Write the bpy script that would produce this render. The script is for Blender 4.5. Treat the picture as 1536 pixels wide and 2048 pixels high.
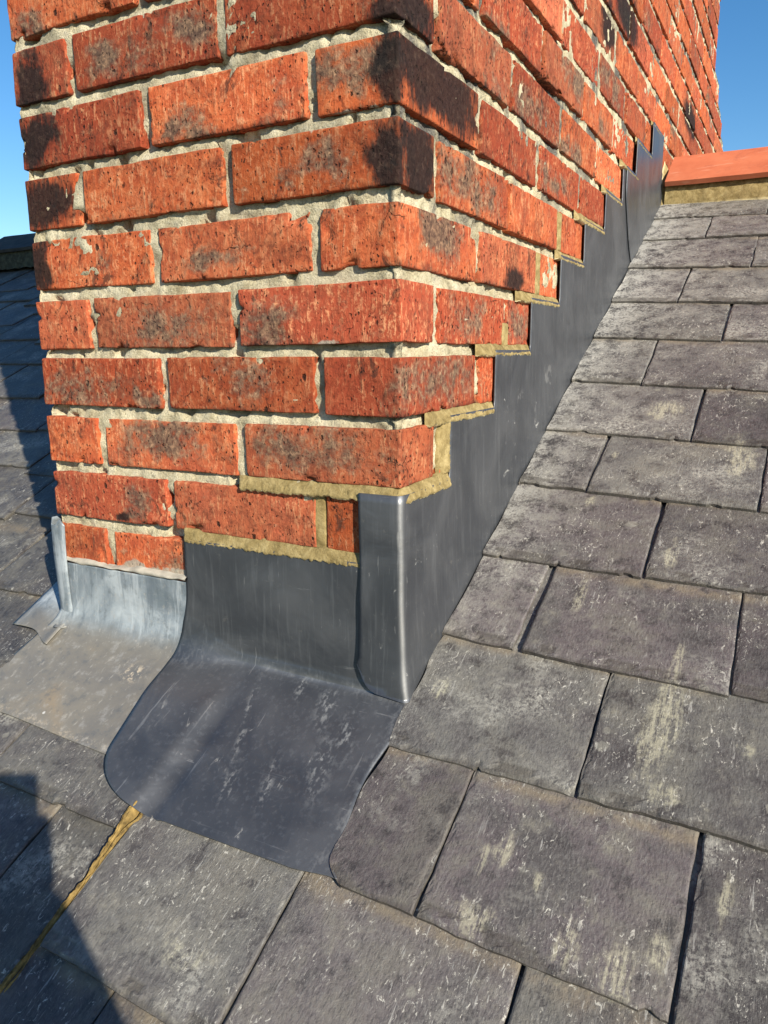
import bpy, math, random
import numpy as np
from mathutils import Matrix, Vector

sc = bpy.context.scene
col = sc.collection
for o in list(bpy.data.objects): bpy.data.objects.remove(o)

# ------------------------------------------------------------------ camera
CAM = np.array([0.39642, -0.77627, 0.16074])
R3 = np.array([[0.881185, 0.472678, -0.0094047], [0.0877125, -0.1829997, -0.9791923], [-0.4645638, 0.8620247, -0.2027164]])
cd = bpy.data.cameras.new('camera'); cam = bpy.data.objects.new('camera', cd); col.objects.link(cam)
M = Matrix.Identity(4)
for i in range(3):
    M[i][0] = R3[0][i]; M[i][1] = -R3[1][i]; M[i][2] = -R3[2][i]; M[i][3] = CAM[i]
cam.matrix_world = M
cd.sensor_fit = 'HORIZONTAL'; cd.sensor_width = 36; cd.lens = 36 * 1519.6 / 1536
cd.clip_start = 0.02; cd.clip_end = 4000
sc.camera = cam
sc.render.resolution_x = 768; sc.render.resolution_y = 1024

# ------------------------------------------------------------------ sky, sun, exposure
SUN = Vector((1.0, -0.645, 0.61)).normalized()
w = bpy.data.worlds.new('World'); sc.world = w; w.use_nodes = True
nt = w.node_tree; nt.nodes.clear()
sk = nt.nodes.new('ShaderNodeTexSky'); sk.sky_type = 'NISHITA'; sk.sun_disc = False
sk.sun_elevation = math.asin(SUN.z); sk.sun_rotation = math.atan2(SUN.x, SUN.y)
sk.altitude = 100; sk.air_density = 1.0; sk.dust_density = 0.3; sk.ozone_density = 2.5
hs_ = nt.nodes.new('ShaderNodeHueSaturation'); hs_.inputs['Saturation'].default_value = 1.30; hs_.inputs['Value'].default_value = 1.0
bg = nt.nodes.new('ShaderNodeBackground'); bg.inputs[1].default_value = 0.092
wo = nt.nodes.new('ShaderNodeOutputWorld')
nt.links.new(sk.outputs[0], hs_.inputs['Color']); nt.links.new(hs_.outputs[0], bg.inputs[0]); nt.links.new(bg.outputs[0], wo.inputs[0])
sl = bpy.data.lights.new('sun', 'SUN'); sl.energy = 5.0; sl.angle = math.radians(0.55); sl.color = (1.0, 0.92, 0.78)
so = bpy.data.objects.new('sun', sl); col.objects.link(so)
so.rotation_euler = (-SUN).to_track_quat('-Z', 'Y').to_euler(); so.location = SUN * 20
vs = sc.view_settings; vs.view_transform = 'Standard'; vs.look = 'None'; vs.exposure = 0.76; vs.gamma = 1.0; vs.use_curve_mapping = False

# ------------------------------------------------------------------ numpy noise
def _h(ix, iy, iz, seed):
    n = (ix.astype(np.int64) * 374761393 + iy.astype(np.int64) * 668265263 + iz.astype(np.int64) * 2147483647 + seed * 1274126177) & 0xffffffff
    n = ((n ^ (n >> 13)) * 1274126177) & 0xffffffff
    n = ((n ^ (n >> 16)) * 2246822519) & 0xffffffff
    return ((n ^ (n >> 15)) & 0xffffff) / float(0xffffff)
def vn(P, s=1.0, seed=0):
    P = np.asarray(P, float) * s
    f = np.floor(P); t = P - f; t = t * t * (3 - 2 * t); i = f.astype(np.int64)
    r = 0
    for a in (0, 1):
        for b in (0, 1):
            for c in (0, 1):
                wgt = (t[..., 0] if a else 1 - t[..., 0]) * (t[..., 1] if b else 1 - t[..., 1]) * (t[..., 2] if c else 1 - t[..., 2])
                r = r + wgt * _h(i[..., 0] + a, i[..., 1] + b, i[..., 2] + c, seed)
    return r * 2 - 1
def fbm(P, s, seed=0, o=3):
    r = 0; a = 1; t = 0
    for k in range(o):
        r = r + a * vn(P, s * 2 ** k, seed + k * 17); t += a; a *= .5
    return r / t
def sst(a, b, x):
    t = np.clip((x - a) / (b - a), 0, 1); return t * t * (3 - 2 * t)

# ------------------------------------------------------------------ mesh helpers
def mesh(name, V, F, mat, smooth=True, attrs=None):
    me = bpy.data.meshes.new(name)
    V = np.asarray(V, np.float32); F = np.asarray(F, np.int32); k = F.shape[1]
    me.vertices.add(len(V)); me.vertices.foreach_set('co', V.ravel())
    me.loops.add(F.size); me.loops.foreach_set('vertex_index', F.ravel())
    me.polygons.add(len(F)); me.polygons.foreach_set('loop_start', np.arange(0, F.size, k, dtype=np.int32))
    me.update(calc_edges=True); me.validate()
    sm = np.ones(len(me.polygons), bool) if smooth is True else (np.zeros(len(me.polygons), bool) if smooth is False else smooth)
    if len(sm) == len(me.polygons): me.polygons.foreach_set('use_smooth', sm)
    for n, a in (attrs or {}).items():
        at = me.attributes.new(n, 'FLOAT', 'POINT'); at.data.foreach_set('value', np.asarray(a, np.float32))
    me.materials.append(mat)
    return me
def link(name, me, parent=None, loc=(0, 0, 0)):
    o = bpy.data.objects.new(name, me); col.objects.link(o)
    if parent is not None:
        o.parent = parent; p = parent.location
        if parent.parent: p = p + parent.parent.location
        o.location = Vector(loc) - p
    else: o.location = loc
    return o
def tag(o, label, cat=None, group=None, kind=None):
    o['label'] = label
    if cat: o['category'] = cat
    if group: o['group'] = group
    if kind: o['kind'] = kind
    return o
def empty(name, loc):
    o = bpy.data.objects.new(name, None); col.objects.link(o); o.location = loc; o.empty_display_size = .1; return o
def gridfaces(m, n):
    i = np.arange(m * n).reshape(m, n)
    return np.stack([i[:-1, :-1], i[1:, :-1], i[1:, 1:], i[:-1, 1:]], -1).reshape(-1, 4)
def boxsurf(xs, ys, zs):
    nx, ny, nz = len(xs), len(ys), len(zs)
    G = np.stack(np.meshgrid(xs, ys, zs, indexing='ij'), -1)
    B = np.zeros((nx, ny, nz), bool); B[0] = B[-1] = True; B[:, 0] = B[:, -1] = True; B[:, :, 0] = B[:, :, -1] = True
    I = -np.ones((nx, ny, nz), int); I[B] = np.arange(B.sum())
    fs = []
    def q(A, flip):
        f = np.stack([A[:-1, :-1], A[1:, :-1], A[1:, 1:], A[:-1, 1:]], -1).reshape(-1, 4)
        fs.append(f[:, ::-1] if flip else f)
    q(I[:, :, -1], False); q(I[:, :, 0], True)
    q(I[:, 0, :], False); q(I[:, -1, :], True)
    q(I[-1], False); q(I[0], True)
    n = [len(f) for f in fs]
    return G[B], np.concatenate(fs), n
def lin(a, b, step): return np.linspace(a, b, max(2, int(round(abs(b - a) / step)) + 1))
def solid_sheet(name, X, mat, thick, nrm_flip=False, parent=None, mask=None, attrs=None):
    m, n = X.shape[:2]
    F = gridfaces(m, n)
    if mask is not None: F = F[mask.ravel()]
    if nrm_flip: F = F[:, ::-1]
    V = X.reshape(-1, 3); used = np.unique(F); rm = -np.ones(len(V), int); rm[used] = np.arange(len(used))
    me = mesh(name, V[used], rm[F], mat, True, {k: a.ravel()[used] for k, a in (attrs or {}).items()})
    o = link(name, me, parent)
    md = o.modifiers.new('thickness', 'SOLIDIFY'); md.thickness = thick; md.offset = -1
    return o

# ------------------------------------------------------------------ materials
class NT:
    def __init__(s, name):
        s.m = bpy.data.materials.new(name); s.m.use_nodes = True; s.t = s.m.node_tree; s.t.nodes.clear()
        s.out = s.n('ShaderNodeOutputMaterial'); s.b = s.n('ShaderNodeBsdfPrincipled'); s.l(s.b.outputs[0], s.out.inputs[0])
    def n(s, ty, **k):
        x = s.t.nodes.new(ty)
        for a, v in k.items(): setattr(x, a, v)
        return x
    def l(s, a, b): s.t.links.new(a, b)
    def put(s, sock, v):
        if isinstance(v, (int, float)): sock.default_value = v
        elif isinstance(v, (tuple, list)): sock.default_value = (tuple(v) + (1,))[:4] if len(sock.default_value) == 4 else v
        else: s.l(v, sock)
    def coord(s, which='Object', scale=(1, 1, 1), rnd=37.0):
        tc = s.n('ShaderNodeTexCoord'); v = tc.outputs[which]
        if rnd:
            oi = s.n('ShaderNodeObjectInfo'); a = s.n('ShaderNodeVectorMath', operation='SCALE'); a.inputs[0].default_value = (1, .7, 1.3)
            mu = s.math('MULTIPLY', oi.outputs['Random'], rnd); s.l(mu, a.inputs['Scale'])
            b = s.n('ShaderNodeVectorMath', operation='ADD'); s.l(v, b.inputs[0]); s.l(a.outputs[0], b.inputs[1]); v = b.outputs[0]
        return s.scale(v, scale)
    def scale(s, v, sc3, rot=(0, 0, 0)):
        if tuple(sc3) == (1, 1, 1) and tuple(rot) == (0, 0, 0): return v
        mp = s.n('ShaderNodeMapping'); mp.inputs['Scale'].default_value = sc3; mp.inputs['Rotation'].default_value = rot; s.l(v, mp.inputs[0]); return mp.outputs[0]
    def noise(s, v, sc_, det=4, rough=.55, dist=0):
        x = s.n('ShaderNodeTexNoise'); s.l(v, x.inputs['Vector']); x.inputs['Scale'].default_value = sc_; x.inputs['Detail'].default_value = det
        x.inputs['Roughness'].default_value = rough; x.inputs['Distortion'].default_value = dist; return x.outputs[0]
    def vor(s, v, sc_, feat='F1', out='Distance', rand=1):
        x = s.n('ShaderNodeTexVoronoi', feature=feat); s.l(v, x.inputs['Vector']); x.inputs['Scale'].default_value = sc_; x.inputs['Randomness'].default_value = rand; return x.outputs[out]
    def math(s, op, a, b=0.0, clamp=False):
        x = s.n('ShaderNodeMath', operation=op, use_clamp=clamp); s.put(x.inputs[0], a); s.put(x.inputs[1], b); return x.outputs[0]
    def ss(s, v, a, b, o0=0.0, o1=1.0):
        x = s.n('ShaderNodeMapRange', interpolation_type='SMOOTHSTEP'); s.put(x.inputs[0], v)
        x.inputs[1].default_value = a; x.inputs[2].default_value = b; x.inputs[3].default_value = o0; x.inputs[4].default_value = o1; return x.outputs[0]
    def mix(s, f, a, b, mode='MIX'):
        x = s.n('ShaderNodeMix', data_type='RGBA', blend_type=mode); s.put(x.inputs[0], f); s.put(x.inputs[6], a); s.put(x.inputs[7], b); return x.outputs[2]
    def ramp(s, v, pts):
        x = s.n('ShaderNodeValToRGB'); s.l(v, x.inputs[0]); e = x.color_ramp.elements
        while len(e) < len(pts): e.new(.5)
        for k, (p, c) in enumerate(pts): e[k].position = p; e[k].color = tuple(c) + (1,)
        return x.outputs[0]
    def attr(s, n):
        x = s.n('ShaderNodeAttribute'); x.attribute_name = n; return x.outputs['Fac']
    def bump(s, h, dist, strength=1.0, prev=None):
        x = s.n('ShaderNodeBump'); x.inputs['Strength'].default_value = strength; x.inputs['Distance'].default_value = dist; s.l(h, x.inputs['Height'])
        if prev is not None: s.l(prev, x.inputs['Normal'])
        return x.outputs[0]
    def fin(s, c, rough=.8, spec=.3, metal=0.0, nrm=None):
        s.put(s.b.inputs['Base Color'], c); s.put(s.b.inputs['Roughness'], rough); s.put(s.b.inputs['Specular IOR Level'], spec); s.put(s.b.inputs['Metallic'], metal)
        if nrm is not None: s.l(nrm, s.b.inputs['Normal'])
        return s.m

def mat_brick():
    s = NT('brick_clay'); v = s.coord()
    rnd = s.n('ShaderNodeObjectInfo').outputs['Random']
    n1 = s.noise(v, 42, 9, .72, .7); n0 = s.noise(v, 10, 4, .55); nf = s.noise(v, 150, 6, .7, .4)
    c = s.ramp(n1, [(.30, (.205, .040, .016)), (.43, (.39, .080, .027)), (.54, (.49, .122, .042)), (.69, (.58, .22, .095))])
    c = s.mix(s.ss(n0, .44, .66, 0, .6), c, (.35, .066, .030))
    c = s.mix(s.ss(rnd, .5, 1.0, 0, .5), c, (.43, .125, .066))
    c = s.mix(s.ss(rnd, .35, .0, 0, .5), c, (.40, .082, .020))
    r2 = s.math('FRACT', s.math('MULTIPLY', rnd, 13.7))
    c = s.mix(s.ss(r2, .50, .85, 0, .7), c, (.27, .042, .020))
    st = s.noise(s.scale(v, (1, 1, .22)), 210, 5, .68, .3); st2 = s.noise(v, 24, 4, .6)
    fl = s.math('MULTIPLY', s.ss(s.math('ADD', s.math('MULTIPLY', st, .6), s.math('MULTIPLY', nf, .4)), .50, .60), s.ss(st2, .36, .58, .15, .85))
    c = s.mix(fl, c, (.63, .28, .135))
    c = s.mix(s.math('MULTIPLY', s.ss(nf, .46, .34), s.ss(st2, .66, .40, .15, .75)), c, (.15, .034, .015))
    wt = s.noise(v, 15, 6, .7, .8)
    c = s.mix(s.math('MULTIPLY', s.ss(wt, .50, .64), s.ss(nf, .30, .62, .75, .25)), c, (.15, .048, .026))
    wn2 = s.noise(s.scale(v, (1, 1, .6)), 31, 6, .75, 1.2)
    c = s.mix(s.math('MULTIPLY', s.ss(wn2, .57, .66), .8), c, (.060, .026, .017))
    vr = s.n('ShaderNodeMapRange'); s.l(s.math('FRACT', s.math('MULTIPLY', rnd, 7.31)), vr.inputs[0]); vr.inputs[3].default_value = .72; vr.inputs[4].default_value = 1.20
    vm = s.n('ShaderNodeVectorMath', operation='SCALE'); s.l(c, vm.inputs[0]); s.l(vr.outputs[0], vm.inputs['Scale']); c = vm.outputs[0]
    # grey-brown kiln marks
    bn = s.noise(v, 75, 8, .75); b2 = s.noise(v, 26, 5, .65, .5)
    b = s.ss(s.math('ADD', s.attr('burnt'), s.math('MULTIPLY', s.math('SUBTRACT', s.math('ADD', bn, b2), 1.0), 2.0)), .20, .95)
    bc = s.ramp(s.math('ADD', s.math('MULTIPLY', bn, .5), s.math('MULTIPLY', nf, .5)), [(.37, (.030, .024, .019)), (.47, (.095, .072, .052)), (.56, (.20, .135, .085)), (.66, (.44, .27, .16))])
    c = s.mix(s.math('MULTIPLY', b, .88), c, bc)
    k = s.ss(s.math('ADD', s.attr('soot'), s.math('MULTIPLY', s.math('SUBTRACT', s.math('ADD', st, b2), 1.0), 1.5)), .08, .85)
    c = s.mix(s.math('MULTIPLY', k, .95), c, s.ramp(nf, [(.36, (.005, .0045, .0045)), (.58, (.016, .013, .012)), (.72, (.060, .040, .030))]))
    sm_ = s.ss(s.math('ADD', s.attr('smear'), s.math('MULTIPLY', s.math('SUBTRACT', bn, .5), 1.2)), .35, .60)
    c = s.mix(s.math('MULTIPLY', sm_, .85), c, s.mix(nf, (.16, .145, .11), (.52, .48, .38)))
    # pits of several sizes
    wv = s.n('ShaderNodeVectorMath', operation='ADD'); s.l(s.scale(v, (1, 1, .7)), wv.inputs[0])
    ns = s.n('ShaderNodeTexNoise'); s.l(v, ns.inputs['Vector']); ns.inputs['Scale'].default_value = 160; ns.inputs['Detail'].default_value = 2
    nsc = s.n('ShaderNodeVectorMath', operation='SCALE'); s.l(ns.outputs[1], nsc.inputs[0]); nsc.inputs['Scale'].default_value = .006; s.l(nsc.outputs[0], wv.inputs[1]); pv = wv.outputs[0]
    pits = None
    for sc_, r0, r1, th in ((260, .36, .16, .74), (120, .27, .10, .82), (50, .20, .08, .86)):
        d = s.vor(pv, sc_); q = s.n('ShaderNodeSeparateColor'); s.l(s.vor(pv, sc_, out='Color'), q.inputs[0])
        p = s.math('MULTIPLY', s.ss(d, r0, r1), s.ss(q.outputs[0], th, th + .02))
        pits = p if pits is None else s.math('MAXIMUM', pits, p)
    pits = s.math('MULTIPLY', pits, s.ss(s.noise(v, 19, 3, .6), .36, .56, .15, 1.0))
    c = s.mix(s.math('MULTIPLY', pits, .92), c, (.022, .012, .008))
    cr = s.vor(s.scale(pv, (1, 1, 1.5)), 17, feat='DISTANCE_TO_EDGE')
    crm = s.math('MULTIPLY', s.ss(cr, .010, .002), s.ss(s.noise(v, 13, 3), .60, .66))
    c = s.mix(s.math('MULTIPLY', crm, .75), c, (.05, .018, .010))
    nb = s.bump(s.math('SUBTRACT', s.math('MULTIPLY', n1, .8), s.math('MULTIPLY', s.math('MAXIMUM', pits, crm), 1.1)), .0032, 1.0)
    nb = s.bump(s.math('ADD', st, nf), .0014, 1.0, nb)
    return s.fin(c, .9, .2, 0, nb)

def mat_mortar_old():
    s = NT('old_lime_mortar'); v = s.coord(rnd=0)
    n1 = s.noise(v, 34, 7, .7); g = s.noise(v, 380, 4, .75); n2 = s.noise(v, 8, 5, .65); n3 = s.noise(v, 110, 5, .7)
    c = s.ramp(n1, [(.32, (.27, .23, .14)), (.48, (.53, .47, .31)), (.66, (.70, .63, .45))])
    c = s.mix(s.ss(g, .56, .68, 0, .6), c, (.58, .54, .43))
    c = s.mix(s.ss(g, .44, .34, 0, .55), c, (.11, .097, .068))
    c = s.mix(s.ss(n3, .40, .30, 0, .6), c, (.08, .07, .055))
    c = s.mix(s.math('MULTIPLY', s.ss(n2, .46, .58), s.attr('dirt')), c, s.ramp(g, [(.34, (.028, .028, .027)), (.66, (.19, .18, .165))]))
    nb = s.bump(n3, .006, .8); nb = s.bump(g, .003, .9, nb)
    return s.fin(c, .95, .15, 0, nb)

def mat_mortar_new():
    s = NT('fresh_mortar'); v = s.coord()
    n1 = s.noise(v, 55, 7, .7, .5); g = s.noise(v, 420, 3, .7)
    c = s.ramp(n1, [(.34, (.150, .108, .038)), (.50, (.255, .192, .078)), (.66, (.37, .29, .135))])
    c = s.mix(s.ss(g, .42, .32, 0, .6), c, (.11, .08, .03))
    c = s.mix(s.ss(g, .60, .74, 0, .35), c, (.42, .34, .17))
    c = s.mix(s.attr('edge'), c, (.74, .66, .40))
    nb = s.bump(s.noise(v, 90, 6, .7), .0028, .7); nb = s.bump(g, .0008, .8, nb)
    return s.fin(c, .8, .3, 0, nb)

def mat_slate(name='riven_slate'):
    s = NT(name); v = s.coord()
    rnd = s.n('ShaderNodeObjectInfo').outputs['Random']
    n0 = s.noise(v, 8, 6, .65, .5); n1 = s.noise(v, 32, 7, .7); ms = s.noise(v, 10, 4, .65); nf = s.noise(v, 190, 5, .75)
    gr = s.noise(s.scale(v, (1, .33, 1), (0, 0, .10)), 420, 4, .7)
    base = s.mix(s.ss(rnd, .30, .85), (.118, .114, .104), (.112, .092, .096))
    c = s.mix(s.ss(n0, .42, .62), base, (.080, .073, .071))
    c = s.mix(s.ss(n0, .50, .36, 0, .7), c, (.138, .128, .108))
    c = s.mix(s.ss(n1, .50, .70, 0, .55), c, (.180, .168, .140))
    c = s.mix(s.ss(n1, .47, .36, 0, .8), c, (.046, .041, .040))
    c = s.mix(s.ss(gr, .50, .62, 0, .42), c, (.165, .158, .148))
    c = s.mix(s.ss(gr, .47, .36, 0, .5), c, (.050, .046, .045))
    vr = s.n('ShaderNodeMapRange'); s.l(s.math('FRACT', s.math('MULTIPLY', rnd, 9.13)), vr.inputs[0]); vr.inputs[3].default_value = .66; vr.inputs[4].default_value = 1.10
    vm = s.n('ShaderNodeVectorMath', operation='SCALE'); s.l(c, vm.inputs[0]); s.l(vr.outputs[0], vm.inputs['Scale']); c = vm.outputs[0]
    # pale dusty wear in broad clouds
    c = s.mix(s.math('MULTIPLY', s.ss(s.noise(v, 6, 5, .65), .52, .68), s.ss(nf, .40, .58, 0, .85)), c, (.30, .29, .255))
    c = s.mix(s.math('MULTIPLY', s.attr('dust'), s.ss(s.math('ADD', n1, nf), .85, 1.12)), c, (.36, .345, .31))
    c = s.mix(s.math('MULTIPLY', s.attr('band'), s.ss(n1, .38, .58, .1, .8)), c, (.185, .150, .105))
    # chalky speckle, scuffs
    sp = s.noise(s.scale(v, (1, .55, 1), (0, 0, .35)), 190, 6, .8, .9)
    c = s.mix(s.math('MULTIPLY', s.ss(sp, .575, .63), s.ss(ms, .42, .56, .0, .85)), c, (.50, .48, .42))
    for sx, rot, scl, t in ((.16, -.45, 170, .665), (.07, .8, 150, .685), (.05, 1.45, 150, .69), (.18, .25, 230, .66)):
        q = s.noise(s.scale(v, (1, sx, 1), (0, 0, rot)), scl, 3, .6)
        c = s.mix(s.math('MULTIPLY', s.ss(q, t, t + .045), s.ss(ms, .40, .60, .05, .55)), c, (.40, .39, .36))
    d = s.vor(v, 30); dc = s.n('ShaderNodeSeparateColor'); s.l(s.vor(v, 30, out='Color'), dc.inputs[0])
    li = s.math('MULTIPLY', s.ss(s.math('ADD', d, s.math('MULTIPLY', n1, .55)), .50, .42), s.ss(dc.outputs[0], .93, .94))
    c = s.mix(s.math('MULTIPLY', li, .5), c, s.mix(nf, (.16, .15, .12), (.34, .33, .28)))
    li2 = s.math('MULTIPLY', s.ss(s.math('ADD', s.vor(v, 75), s.math('MULTIPLY', s.math('ADD', n1, nf), .7)), .88, .76), s.attr('spots'))
    c = s.mix(li2, c, (.58, .58, .54))
    cs = s.noise(s.scale(v, (1, .09, 1)), 210, 5, .75)
    cm = s.math('MULTIPLY', s.ss(s.math('ADD', s.attr('cream'), s.math('MULTIPLY', s.math('SUBTRACT', n1, .5), 1.8)), .15, .75), s.ss(s.math('ADD', cs, s.math('MULTIPLY', nf, .6)), .70, .90))
    c = s.mix(s.math('MULTIPLY', cm, .50), c, (.48, .45, .32))
    c = s.mix(s.math('MULTIPLY', s.attr('dress'), s.ss(nf, .3, .6, .35, .9)), c, s.mix(n1, (.018, .016, .014), (.105, .092, .072)))
    rgh = s.ss(n1, .3, .7, .48, .70)
    nb = s.bump(s.math('ADD', n1, s.math('MULTIPLY', gr, .4)), .0022, 1.0); nb = s.bump(nf, .0010, 1.0, nb)
    return s.fin(c, rgh, .40, 0, nb)

def mat_lead_new():
    s = NT('new_milled_lead'); v = s.coord(rnd=5)
    n0 = s.noise(v, 9, 4, .6, .5); n1 = s.noise(v, 60, 5, .7)
    br = s.noise(s.scale(v, (1, 1, .07)), 160, 4, .6); br2 = s.noise(s.scale(v, (1, .06, 1), (0, 0, .3)), 220, 3, .6)
    c = s.mix(s.ss(n0, .35, .7), (.074, .080, .091), (.116, .121, .130))
    c = s.mix(s.ss(br, .52, .70, 0, .22), c, (.24, .25, .26))
    c = s.mix(s.ss(n1, .62, .75, 0, .35), c, (.26, .25, .23))
    ch = s.math('MULTIPLY', s.ss(s.noise(s.scale(v, (1, .35, .35), (0, 0, -.5)), 90, 6, .75, 1.0), .62, .72), s.ss(s.noise(v, 7, 2), .52, .62))
    c = s.mix(s.math('MULTIPLY', ch, .55), c, (.45, .44, .40))
    sc1 = s.noise(s.scale(v, (1, .06, .06), (.2, .3, -.6)), 150, 4, .6, .25); sc2 = s.noise(s.scale(v, (.07, 1, 1), (.1, .2, .35)), 170, 4, .6, .25)
    sm = s.math('MULTIPLY', s.math('MAXIMUM', s.ss(sc1, .66, .70), s.ss(sc2, .67, .71)), s.ss(n0, .4, .6, .05, .40))
    c = s.mix(sm, c, (.40, .40, .39))
    chalk = s.math('MULTIPLY', s.attr('chalk'), s.ss(s.math('ADD', br2, n1), .98, 1.16))
    c = s.mix(s.math('MULTIPLY', chalk, .24), c, (.42, .41, .38))
    gl_ = s.attr('worn'); c = s.mix(s.math('MULTIPLY', gl_, .62), c, (.50, .50, .49))  # highlight on the lead's bends, painted in as a paler colour
    r = s.math('ADD', s.ss(n0, .3, .7, .36, .48), s.math('MULTIPLY', s.math('MAXIMUM', ch, chalk), .3))
    nb = s.bump(n0, .006, .5); nb = s.bump(br, .0004, .5, nb)
    met = s.math('SUBTRACT', .55, s.math('MULTIPLY', s.math('MAXIMUM', ch, chalk), .6))
    return s.fin(c, r, .5, met, nb)

def mat_lead_old():
    s = NT('weathered_lead'); v = s.coord(rnd=5)
    n0 = s.noise(v, 10, 5, .6, .6); n1 = s.noise(v, 55, 6, .7); br = s.noise(s.scale(v, (1, .10, 1), (0, 0, -.3)), 160, 4, .6)
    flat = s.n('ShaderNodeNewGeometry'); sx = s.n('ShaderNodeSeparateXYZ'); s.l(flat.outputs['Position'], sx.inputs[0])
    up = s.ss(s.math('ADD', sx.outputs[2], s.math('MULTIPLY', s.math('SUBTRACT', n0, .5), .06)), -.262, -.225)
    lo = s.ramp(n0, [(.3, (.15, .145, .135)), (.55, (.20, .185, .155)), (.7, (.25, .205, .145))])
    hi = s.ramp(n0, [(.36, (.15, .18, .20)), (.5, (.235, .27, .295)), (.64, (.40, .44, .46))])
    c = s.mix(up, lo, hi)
    c = s.mix(s.ss(n1, .54, .68, 0, .35), c, (.36, .36, .35))
    c = s.mix(s.ss(n1, .46, .34, 0, .45), c, (.10, .11, .115))
    c = s.mix(s.ss(br, .58, .70, 0, .45), c, (.38, .36, .32))
    d = s.vor(v, 45); dc = s.n('ShaderNodeSeparateColor'); s.l(s.vor(v, 45, out='Color'), dc.inputs[0])
    c = s.mix(s.math('MULTIPLY', s.ss(s.math('ADD', d, s.math('MULTIPLY', n1, .3)), .26, .22), s.ss(dc.outputs[0], .95, .96)), c, (.55, .54, .50))
    dr = s.noise(s.scale(v, (1, .4, .09)), 75, 5, .65)
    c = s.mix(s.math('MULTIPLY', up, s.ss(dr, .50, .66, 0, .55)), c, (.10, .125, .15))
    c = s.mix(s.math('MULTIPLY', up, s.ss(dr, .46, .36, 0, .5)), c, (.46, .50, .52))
    ch = s.math('MULTIPLY', s.attr('chalk'), s.ss(s.noise(v, 120, 5, .75), .50, .60))
    c = s.mix(ch, c, (.62, .52, .38))
    nb = s.bump(n0, .004, .4); nb = s.bump(n1, .0008, .6, nb)
    return s.fin(c, s.ss(n1, .3, .7, .42, .62), .45, .15, nb)

def mat_terracotta():
    s = NT('terracotta'); v = s.coord(rnd=5)
    n = s.noise(v, 12, 5, .6); n1 = s.noise(s.scale(v, (.25, 1, 1)), 60, 4, .6)
    c = s.ramp(n, [(.3, (.40, .105, .048)), (.7, (.52, .165, .080))])
    c = s.mix(s.ss(n1, .56, .70, 0, .4), c, (.58, .29, .19))
    c = s.mix(s.ss(s.noise(v, 26, 6, .7), .54, .70, 0, .5), c, (.26, .08, .05))
    return s.fin(c, .75, .3, 0, s.bump(n1, .0012, .5))
def mat_oldridge():
    s = NT('old_ridge_clay'); v = s.coord(rnd=5); n = s.noise(v, 18, 6, .65)
    c = s.ramp(n, [(.35, (.030, .032, .034)), (.6, (.065, .062, .056)), (.75, (.13, .13, .10))])
    return s.fin(c, .85, .3, 0, s.bump(n, .004, .7))
def mat_plain(name, c, rough=.85, sc_=30, var=.35, bump=.001):
    s = NT(name); v = s.coord(rnd=5); n = s.noise(v, sc_, 5, .6)
    a = tuple(x * (1 - var) for x in c); b = tuple(min(.9, x * (1 + var)) for x in c)
    return s.fin(s.ramp(n, [(.3, a), (.7, b)]), rough, .3, 0, s.bump(n, bump, .6))

BRICK = mat_brick(); OLDM = mat_mortar_old(); NEWM = mat_mortar_new(); SLATE = mat_slate(); LEAD = mat_lead_new(); OLEAD = mat_lead_old()
TERRA = mat_terracotta(); ORIDGE = mat_oldridge(); MOSS = mat_plain('mossy_mortar', (.055, .055, .035), .95, 60, .6, .006)
SEAM = mat_plain('ochre_seam_mortar', (.20, .135, .045), .95, 90, .6, .004)
GREYM = mat_plain('grey_sealant_mortar', (.36, .33, .27), .9, 60, .25, .002)
DECK = mat_plain('roof_underlay', (.018, .017, .016), .95); GROUND = mat_plain('garden_ground', (.09, .10, .05), .95, .4, .4, .02)

# ------------------------------------------------------------------ dimensions
H = .083; W = .60; ZR, TP = -.25, .512; CP = 1 / math.hypot(1, TP); SP_ = TP * CP; PITCH = math.atan(TP)
RIDGE_S = 1.93; TOP = 2.6
def P3(x, s_, h=0.0):
    x = np.asarray(x, float); s_ = np.asarray(s_, float); h = np.asarray(h, float)
    return np.stack(np.broadcast_arrays(x, s_ * CP - h * SP_, ZR + s_ * SP_ + h * CP), -1)

# ------------------------------------------------------------------ setting
g = link('ground', mesh('ground', [(-3000, -3000, -7.5), (3000, -3000, -7.5), (3000, 3000, -7.5), (-3000, 3000, -7.5)], [(0, 1, 2, 3)], GROUND))
tag(g, 'green ground far below the roof', kind='structure')
s0, s1 = -3.2, RIDGE_S
top = P3([-7, 6, 6, -7], [s0, s0, s1, s1], -.034); yr = float(P3(0, s1)[1]); V = list(top)
zb = [float(p[2]) for p in top]
back = [(-7, yr + 4.5, zb[2] - 4.5 * TP), (6, yr + 4.5, zb[2] - 4.5 * TP)]
V += [np.array(b) for b in back]; V += [np.array((p[0], p[1], -7.6)) for p in (V[0], V[1], V[4], V[5])]
roof = link('roof', mesh('roof', V, [(0, 1, 2, 3), (3, 2, 5, 4), (6, 7, 1, 0), (9, 8, 4, 5)], DECK, False))
tag(roof, 'slate covered pitched roof around the brick chimney', kind='structure')

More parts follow.
